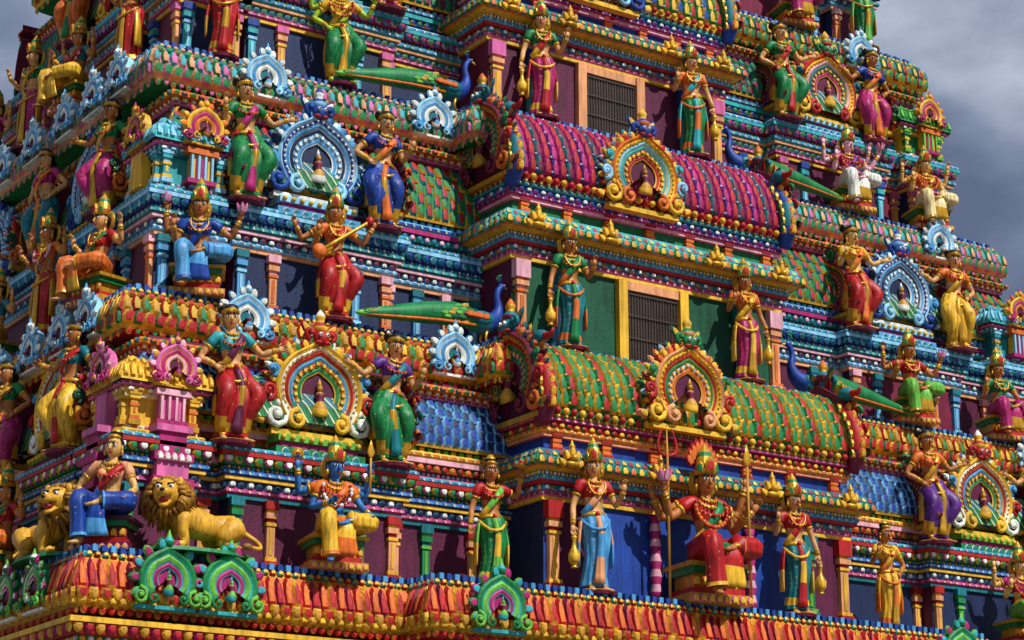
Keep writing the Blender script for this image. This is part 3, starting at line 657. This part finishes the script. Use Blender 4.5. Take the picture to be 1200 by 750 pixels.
    row(w,bay,.31,zz+.03,.13,.88,hh*.5,.04,[(kap[1],kap[3]),(kap[0],kap[2])],tilt=-6)
    row(w,bay,.285,zz+.03+hh*.45,.11,.88,hh*.4,.03,[(kap[0],kap[3]),(kap[0],'red')],tilt=-34)
    for x in (b0+.2,xc-.95,xc+.95,b1-.2): finial(o,fr(x,yc-.33,zz+.02),.38,'gold','yellow')
    zs=zz+hh+.02
    sweep(w,bay,[(-.03,zs-.02),(-.03,zs+.25*s)],['green' if i==2 else 'blue'])
    for x in np.linspace(b0+.2,b1-.2,7): pilaster(o,fr(x,yc+.03,zs),.22*s,.12,'yellow','red','orange')
    BB=[(.05,.06,'flat',['peach']),(.06,.1,'round',['yellow','orange']),(.08,.12,'petal',['red','orange','yellow','green']),(.05,.15,'round',['mag','pink']),(.05,.17,'bead',['green','yellow','orange'])] if i==1 else [(.05,.06,'flat',['lpink']),(.06,.1,'round',['mag','purple']),(.08,.12,'petal',['blue','sky','white','pink']),(.05,.15,'round',['turq','teal']),(.05,.17,'bead',['teal','yellow','red'])]
    zz=bands(w,bay,zs+.2*s,-.02,BB)
    bz=zz; top=z0+h-.08; bh=top-bz; n=10; bx0,bx1=b0-.08,b1+.08; D=.85
    V=[];prof=[]
    for k in range(n+1):
        a=math.radians(-12)+ (math.radians(192))*k/n
        prof.append((yc-.14+D-D*math.cos(a)*1.0, bz+.04+bh*.96*max(0,math.sin(a)) - (0.04 if a<0 else 0)))
    for x in (bx0,bx1):
        for (y,z) in prof: V.append((x,y,z))
    F=[(k,k+1,k+n+2,k+n+1) for k in range(n)]; w.add(V,F,[th['tile'][k%3][1] for k in range(n)])
    w.add(V[:n+1],[tuple(range(n+1))],'maroon'); w.add(V[n+1:],[tuple(range(n+1))],'maroon')
    rows=7; nc=round((bx1-bx0)/.13)
    for r in range(rows):
        a=math.radians(3+82*r/rows); y=yc-.14+D-D*math.cos(a); z=bz+.04+bh*.96*math.sin(a); tl=-math.degrees(math.atan2(D*math.sin(a),bh*math.cos(a)))
        for k in range(nc):
            x=bx0+(k+.5)*(bx1-bx0)/nc; c_=th['tile'][k%2 if k%4!=3 else 2]
            petal(w,fr(x,y-.005,z,0,tl),.125,bh*.26,.05,c_[0],c_[1])
            if k%2==0: bead(w,fr(x+.065,y-.03,z+bh*.05),.02,'yellow' if i==1 else 'lblue')
    box(w,bx0,bx1,yc-.14+D-.1,yc-.14+D+.3,top-.02,top+.02,'teal')
    for k in range(nc): bead(w,Matrix.Translation((bx0+(k+.5)*(bx1-bx0)/nc,yc-.18,bz+.03)),.05,('yellow','red')[k%2])
    arch(o,fr(t['ax'],yc-.24,bz+t['az']*bh+.02),.56,th['kc'],trim='yellow',inner='maroon',face='green' if i!=2 else 'blue')
    for sg in (-1,1):
        ea=fr((bx0,0,bx1)[sg+1]+sg*.05,yc+.5,bz+bh*.5,90*sg)
        arch(o,ea,.6,['wine','orange','red','green','yellow','teal'],trim='gold',inner='maroon',face='teal')
        x=(bx0,0,bx1)[sg+1]
        cN=['wine','red','red','wine'] if i==1 else ['blue','teal','blue','teal']
        loft(o,[(x,yc-.1,bz-.15),(x,yc-.24,bz+.15),(x,yc-.2,bz+.5),(x,yc+.05,bz+.85),(x,yc-.0,bz+1.02)],[(.1,.1),(.13,.12),(.11,.11),(.09,.1),(.05,.05)],cN,10,None,3,pleat=.06,npl=5)
        ell(o,(x,yc-.06,bz+1.0),(.11,.15,.1),'teal'); loft(o,[(x,yc-.14,bz+1.0),(x,yc-.3,bz+.98),(x,yc-.36,bz+1.06)],[.06,.04,.015],'red',8)
        for k in range(6):
            petal(o,fr(x,yc-.31+.02*k*(k-1)*.6,bz+.02+.14*k,0,15),.12,.17,.05,'orange','yellow')
            petal(o,fr(x-.1,yc-.25+.02*k*(k-1)*.6,bz+.02+.14*k,-90,0),.1,.15,.04,'gold','green')
    for x,c_ in ((b0+.12,1),(b0+.75,0),(b1-.12,1),(b1-.75,0)):
        pilaster(o,fr(x,yc,z0+.09),1.12*s,.16,*th['pil'][c_])
    if i!=1:
        box(o,xc-.62,xc-.47,yc-.1,yc,z0+.09,z0+1.22*s,'yellow' if i==2 else 'peach'); box(o,xc+.47,xc+.62,yc-.1,yc,z0+.09,z0+1.22*s,'yellow' if i==2 else 'peach')
        box(o,xc-.47,xc+.47,yc-.07,yc,z0+1.1*s,z0+1.22*s,'peach'); box(o,xc-.47,xc+.47,yc-.025,yc-.003,z0+.1,z0+1.1*s,'brown')
        for k in range(19): box(o,xc-.46+.05*k,xc-.442+.05*k,yc-.04,yc-.02,z0+.12,z0+1.08*s,lin('40322a'))
        for q_ in (.03,.34,.64,.93): box(o,xc-.46,xc+.46,yc-.05,yc-.03,z0+.1+1.02*s*q_,z0+.13+1.02*s*q_,lin('3a2c24'))
    else:
        for x in (xc-.85,xc+.75):
            loft(o,[(x,yc-.08,z0+.08+k*.1) for k in range(12)],[(.08,.08) if k%2 else (.06,.06) for k in range(12)],['mag','lpink']*6,10,None,1)
    front=[xl+.7,t['b0']-1.0,t['b1']+.9,xr-.7] if i>1 else [xl-.02,xl+.75,13.95,21.6,24.2]
    for x in front:
        yy=yw-p-.68-(.12 if i==1 else 0)
        if i==1 and 13.8<=x<=21.7: yy=yw-.82-.8
        cl=th['plq'] if i>1 else ['green','lgreen','mag']
        arch(o,fr(x,yy-.05,z0-.26-.08*(i==1)),.29+.04*(i==1),cl,trim='white' if i>1 else 'turq',full=False,inner='mag' if i==1 else 'teal')
    for u in (.35,1.2,2.2,3.4,4.6):
        if u<L: arch(o,fr(xl-p-.73-(.12 if i==1 else 0),yw+u-.3,z0-.28-.1*(i==1),-90),.27,th['plq'] if i>1 else ['green','lgreen','mag'],trim='white',full=False)
    w.make('tier_walls_mouldings',MAT,tower); o.make('tier_arches_pilasters',MAT,tower)

g=MB(); t=T[1]
base=[(9.2,34.2),(9.2,22.2),(27.4,22.2),(27.4,34.2),(9.2,34.2)]
bands(g,base,3.0,.0,[(.06,.2,'flat',['gold']),(.12,.26,'petal',['mag','yellow','pink','gold']),(.1,.3,'round',['ocher','yellow']),(.08,.27,'bead',['green','yellow','white']),(.12,.36,'dpetal',['red','yellow','ocher','mag']),(.06,.4,'flat',['yellow'])])
sweep(g,base,[(.9,-1.7),(.9,-1.0),(.7,-.9),(.7,-.4),(.3,-.3),(.3,2.8),(.5,2.9),(.5,2.98),(.0,3.0),(0,3.7)],'stone')
for x in np.arange(9.6,27,1.45):
    if abs(x-17.7)>1.6: pilaster(g,fr(x,21.9,-.3),3.1,.35,'stone','cream','stone')
box(g,16.3,19.1,21.75,21.92,-1.6,2.4,'brown')
t=T[5]; zt=t['z']+t['h']
for k in range(10):
    a0=math.pi*k/10;a1=math.pi*(k+1)/10
    g.add([(13,YC-1.5*math.cos(a0),zt+2.4*math.sin(a0)),(23.4,YC-1.5*math.cos(a0),zt+2.4*math.sin(a0)),(23.4,YC-1.5*math.cos(a1),zt+2.4*math.sin(a1)),(13,YC-1.5*math.cos(a1),zt+2.4*math.sin(a1))],[(0,1,2,3)],('green','gold')[k%2])
arch(g,fr(12.95,YC,zt+1.0,-90),1.3,['red','yellow','green']); arch(g,fr(23.45,YC,zt+1.0,90),1.3,['red','yellow','green'])
for x in np.linspace(13.8,22.6,7): loft(g,[(x,YC,zt+2.4),(x,YC,zt+2.7),(x,YC,zt+2.9),(x,YC,zt+3.5)],[.15,.3,.1,.02],'gold')
g.make('stone_base_and_vault',MAT,tower)

# ---------- statues placement
S=statue; z1,z2,z3,z4=[T[i]['z'] for i in (1,2,3,4)]
S('goddess_statue',(9.42,22.42,z1),-38,'sit','hip','knee','blue','peach','red','skin','hair',lean=4,scale=1.02,seat='maroon',hem='sky',turn=-5)
lion('lion_statue',(9.98,21.95,z1+.03),0,1); lion('lion_statue',(9.1,23.0,z1+.03),-90,-1)
S('four_armed_god_statue',(12.15,22.05,z1),-12,'sit','front','knee','yellow','orange','orange','bskin','tall',extra=(('bup',-1),('bup',1)),items=(('disc','E0'),('rod','E1')),female=False,scale=1.05,hem='orange')
S('woman_statue',(14.45,22.15,z1),-8,'stand','down','bup','green','red','lgreen','skin2','hair',items=(('plate','R'),),scale=.96,hem='yellow')
S('woman_statue',(15.65,21.6,z1),-12,'stand','down','bless','sky','red','peach','skin2','tall',items=(('pot','L'),),scale=1.03,hem='sky')
S('enthroned_god_statue',(17.4,21.5,z1-.02),-10,'sit','out','bless','red','red','green','skin2','tall',extra=(('bup',-1),('bup',1),('bside',-1),('bside',1)),items=(('trident','E0'),('spear','R'),('lotus','L'),('flame','L')),female=False,scale=1.36,hem='yellow')
S('woman_statue',(19.0,21.6,z1),-12,'stand','bless','down','teal','red','red','skin','tall',items=(('pot','R'),),scale=1.0,hem='yellow')
S('woman_statue',(21.15,22.1,z1),-10,'stand','bless','hip','yellow','yellow','gold','skin2','hair',scale=.9,hem='orange')
S('god_statue',(23.8,22.05,z1),-12,'sit','bless','knee','lgreen','mag','red','skin2','tall',extra=(('bup',-1),('bup',1)),items=(('rod','E1'),),female=False,scale=1.0)
def ladies(i,x0,x1,spec,rot=-8):
    t=T[i]; zz=t['z']+1.48
    for x,(sk,tp,ac,la,ra,le) in zip((x0,x1),spec):
        S('celestial_woman_statue',(x,t['yw']-.38,zz),rot,'dance',la,ra,sk,tp,ac,'skin','band',lean=le,scale=1.02,hem='gold')
ladies(1,10.95,13.15,[('red','turq','maroon','hip','side',-5),('green','purple','teal','side','bless',5)])
ladies(1,22.5,24.8,[('purple','orange','gold','hip','side',-5),('blue','red','yellow','side','hip',5)])
ladies(2,11.55,13.6,[('green','green','mag','bless','side',-4),('blue','blue','orange','hip','bless',4)])
ladies(2,22.2,24.35,[('red','yellow','orange','bless','side',-4),('yellow','orange','gold','side','hip',4)])
ladies(3,12.2,14.2,[('orange','green','gold','hip','side',-4),('mag','yellow','orange','side','hip',4)])
ladies(3,21.75,23.7,[('green','green','red','hip','side',-4),('mag','blue','orange','side','hip',4)])
ladies(4,21.4,23.2,[('orange','red','gold','hip','side',-4),('blue','mag','orange','side','hip',4)])
S('goddess_statue',(10.85,23.38,z2),-20,'sit','bless','out','sky','blue','blue','skin2','tall',extra=(('bup',-1),),items=(('lotus','R'),('lotus','E0')),scale=1.02,hem='blue')
S('goddess_statue',(12.75,23.3,z2),-14,'dance','bless','out','red','orange','red','skin2','tall',extra=(('bside',-1),),items=(('veena','R'),),scale=.98,hem='yellow')
S('woman_statue',(16.1,22.72,z2),-14,'stand','down','bless','teal','green','green','skin2','tall',items=(('pot','L'),),scale=.97,hem='orange')
S('woman_statue',(19.2,22.72,z2),-14,'stand','bless','down','mag','orange','gold','skin2','tall',items=(('pot','R'),),scale=.97,hem='yellow')
S('goddess_statue',(22.95,23.25,z2),-14,'sit','bless','out','lgreen','red','red','skin2','tall',extra=(('bup',-1),),items=(('lotus','R'),),scale=1.0)
S('goddess_statue',(24.95,23.3,z2),-14,'sit','bless','knee','mag','green','green','skin2','tall',scale=1.0)
peacock('peacock_statue',(15.0,23.2,z2+.02),4,1,.98); peacock('peacock_statue',(20.75,23.2,z2+.02),-4,-1,.98)
S('musician_statue',(11.5,24.35,z3),-20,'stand','front','out','red','orange','red','skin2','tall',items=(('veena','R'),),scale=.98)
S('god_statue',(13.3,24.3,z3),-14,'dance','hip','out','green','yellow','gold','lime','tall',extra=(('bup',-1),),items=(('lotus','R'),),scale=.98,female=False)
S('woman_statue',(16.35,23.75,z3),-14,'stand','down','bless','mag','green','red','skin','tall',items=(('pot','L'),),scale=1.0,hem='yellow')
S('woman_statue',(19.15,23.75,z3),-14,'stand','bless','down','green','orange','turq','skin','tall',items=(('pot','R'),),scale=1.0,hem='orange')
S('god_statue',(22.85,24.3,z3),-14,'sit','bless','out','white','mag','purple','lpink','tall',extra=(('bup',-1),('bup',1)),items=(('lotus','R'),),female=False,scale=1.0)
S('god_statue',(24.6,24.3,z3),-14,'sit','bless','knee','cream','orange','gold','skin','tall',extra=(('bup',-1),('bup',1)),female=False,scale=1.0)
peacock('peacock_statue',(15.1,24.2,z3+.02),4,1,.95); peacock('peacock_statue',(20.5,24.2,z3+.02),-4,-1,.95)
S('god_statue',(22.6,25.2,z4),-14,'sit','bless','out','mag','red','orange','skin2','tall',female=False,extra=(('bup',-1),))
S('god_statue',(24.2,25.2,z4),-14,'stand','bless','out','green','green','lgreen','lime','tall',female=False,items=(('rod','R'),))
cs=[('red','orange','gold'),('yellow','teal','red'),('mag','green','gold'),('teal','mag','orange'),('orange','red','green')]
for i in (1,2,3,4):
    t=T[i]; L=2*(YC-t['yw'])
    c0=2.2 if L>5.5 else L/2
    for k,u in enumerate((c0-1.05,c0+1.1)):
        a,b,c_=cs[(i+k)%5]
        S('celestial_woman_statue',(t['xl']-.38,t['yw']+u,t['z']+1.48),-72,'dance','hip' if k else 'side','side' if not k else 'hip',a,b,c_,'skin2','band',lean=4-8*k,scale=.98)
    for k,u in enumerate((.45,2.3,4.1,5.6)):
        if (i==1 and k==0) or u>L: continue
        a,b,c_=cs[(i+k+2)%5]
        S('god_statue' if k%2 else 'goddess_statue',(t['xl']-.68,t['yw']+u,t['z']),-75,('sit','stand')[(k+i)%2],'bless','out',a,b,c_,'skin2' if k%2 else 'skin','tall',extra=(('bup',-1),) if k%2 else (),female=k%2==0,scale=.97)

# ---------- ground
gm=bpy.data.materials.new('paving'); gm.use_nodes=True; nt=gm.node_tree; b=nt.nodes['Principled BSDF']
n=nt.nodes.new('ShaderNodeTexNoise'); n.inputs['Scale'].default_value=.8; cr=nt.nodes.new('ShaderNodeValToRGB')
cr.color_ramp.elements[0].color=(.12,.11,.1,1); cr.color_ramp.elements[1].color=(.24,.22,.19,1)
nt.links.new(n.outputs['Fac'],cr.inputs[0]); nt.links.new(cr.outputs[0],b.inputs['Base Color']); b.inputs['Roughness'].default_value=.9
me=bpy.data.meshes.new('ground'); me.from_pydata([(-600,-600,-1.6),(600,-600,-1.6),(600,600,-1.6),(-600,600,-1.6)],[],[(0,1,2,3)]); me.materials.append(gm)
bpy.context.scene.collection.objects.link(bpy.data.objects.new('ground',me))

# ---------- sky + sun
EL,AZ=50,12
wd=bpy.data.worlds.new('World'); bpy.context.scene.world=wd; wd.use_nodes=True; nt=wd.node_tree; N=nt.nodes; L=nt.links
bg=N['Background']; sk=N.new('ShaderNodeTexSky'); sk.sky_type='NISHITA'; sk.sun_disc=False
sk.sun_elevation=math.radians(EL); sk.sun_rotation=math.radians(180-AZ)
tc=N.new('ShaderNodeTexCoord'); mp=N.new('ShaderNodeMapping'); mp.inputs['Scale'].default_value=(1,1,1.8); mp.inputs['Location'].default_value=(.35,.1,.25)
nz=N.new('ShaderNodeTexNoise'); nz.inputs['Scale'].default_value=4.2; nz.inputs['Detail'].default_value=7; nz.inputs['Roughness'].default_value=.52
L.new(tc.outputs['Generated'],mp.inputs[0]); L.new(mp.outputs[0],nz.inputs['Vector'])
cr=N.new('ShaderNodeValToRGB'); e=cr.color_ramp.elements
e[0].position=.4; e[0].color=(.75,.95,1.55,1); e[1].position=.64; e[1].color=(4.0,4.4,5.2,1)
m_=cr.color_ramp.elements.new(.51); m_.color=(1.6,1.9,2.7,1)
L.new(nz.outputs['Fac'],cr.inputs[0])
mx=N.new('ShaderNodeMix'); mx.data_type='RGBA'; mx.inputs[0].default_value=.9
L.new(sk.outputs[0],mx.inputs[6]); L.new(cr.outputs[0],mx.inputs[7]); L.new(mx.outputs[2],bg.inputs['Color']); bg.inputs['Strength'].default_value=.14
sl=bpy.data.lights.new('sun','SUN'); sl.energy=4.8; sl.angle=math.radians(.5); sl.color=(1,.985,.95)
so=bpy.data.objects.new('sun',sl); bpy.context.scene.collection.objects.link(so)
d=Vector((math.sin(math.radians(AZ))*math.cos(math.radians(EL)),-math.cos(math.radians(AZ))*math.cos(math.radians(EL)),math.sin(math.radians(EL))))
so.rotation_euler=d.to_track_quat('Z','Y').to_euler()
cd=bpy.data.cameras.new('camera'); cd.lens=75; cd.sensor_width=36; cd.clip_end=3000
co=bpy.data.objects.new('camera',cd); bpy.context.scene.collection.objects.link(co)
co.location=(0,0,0); co.rotation_euler=(math.radians(106.6),0,math.radians(-33.7)); bpy.context.scene.camera=co
vs=bpy.context.scene.view_settings; vs.view_transform='Standard'; vs.look='None'; vs.exposure=0
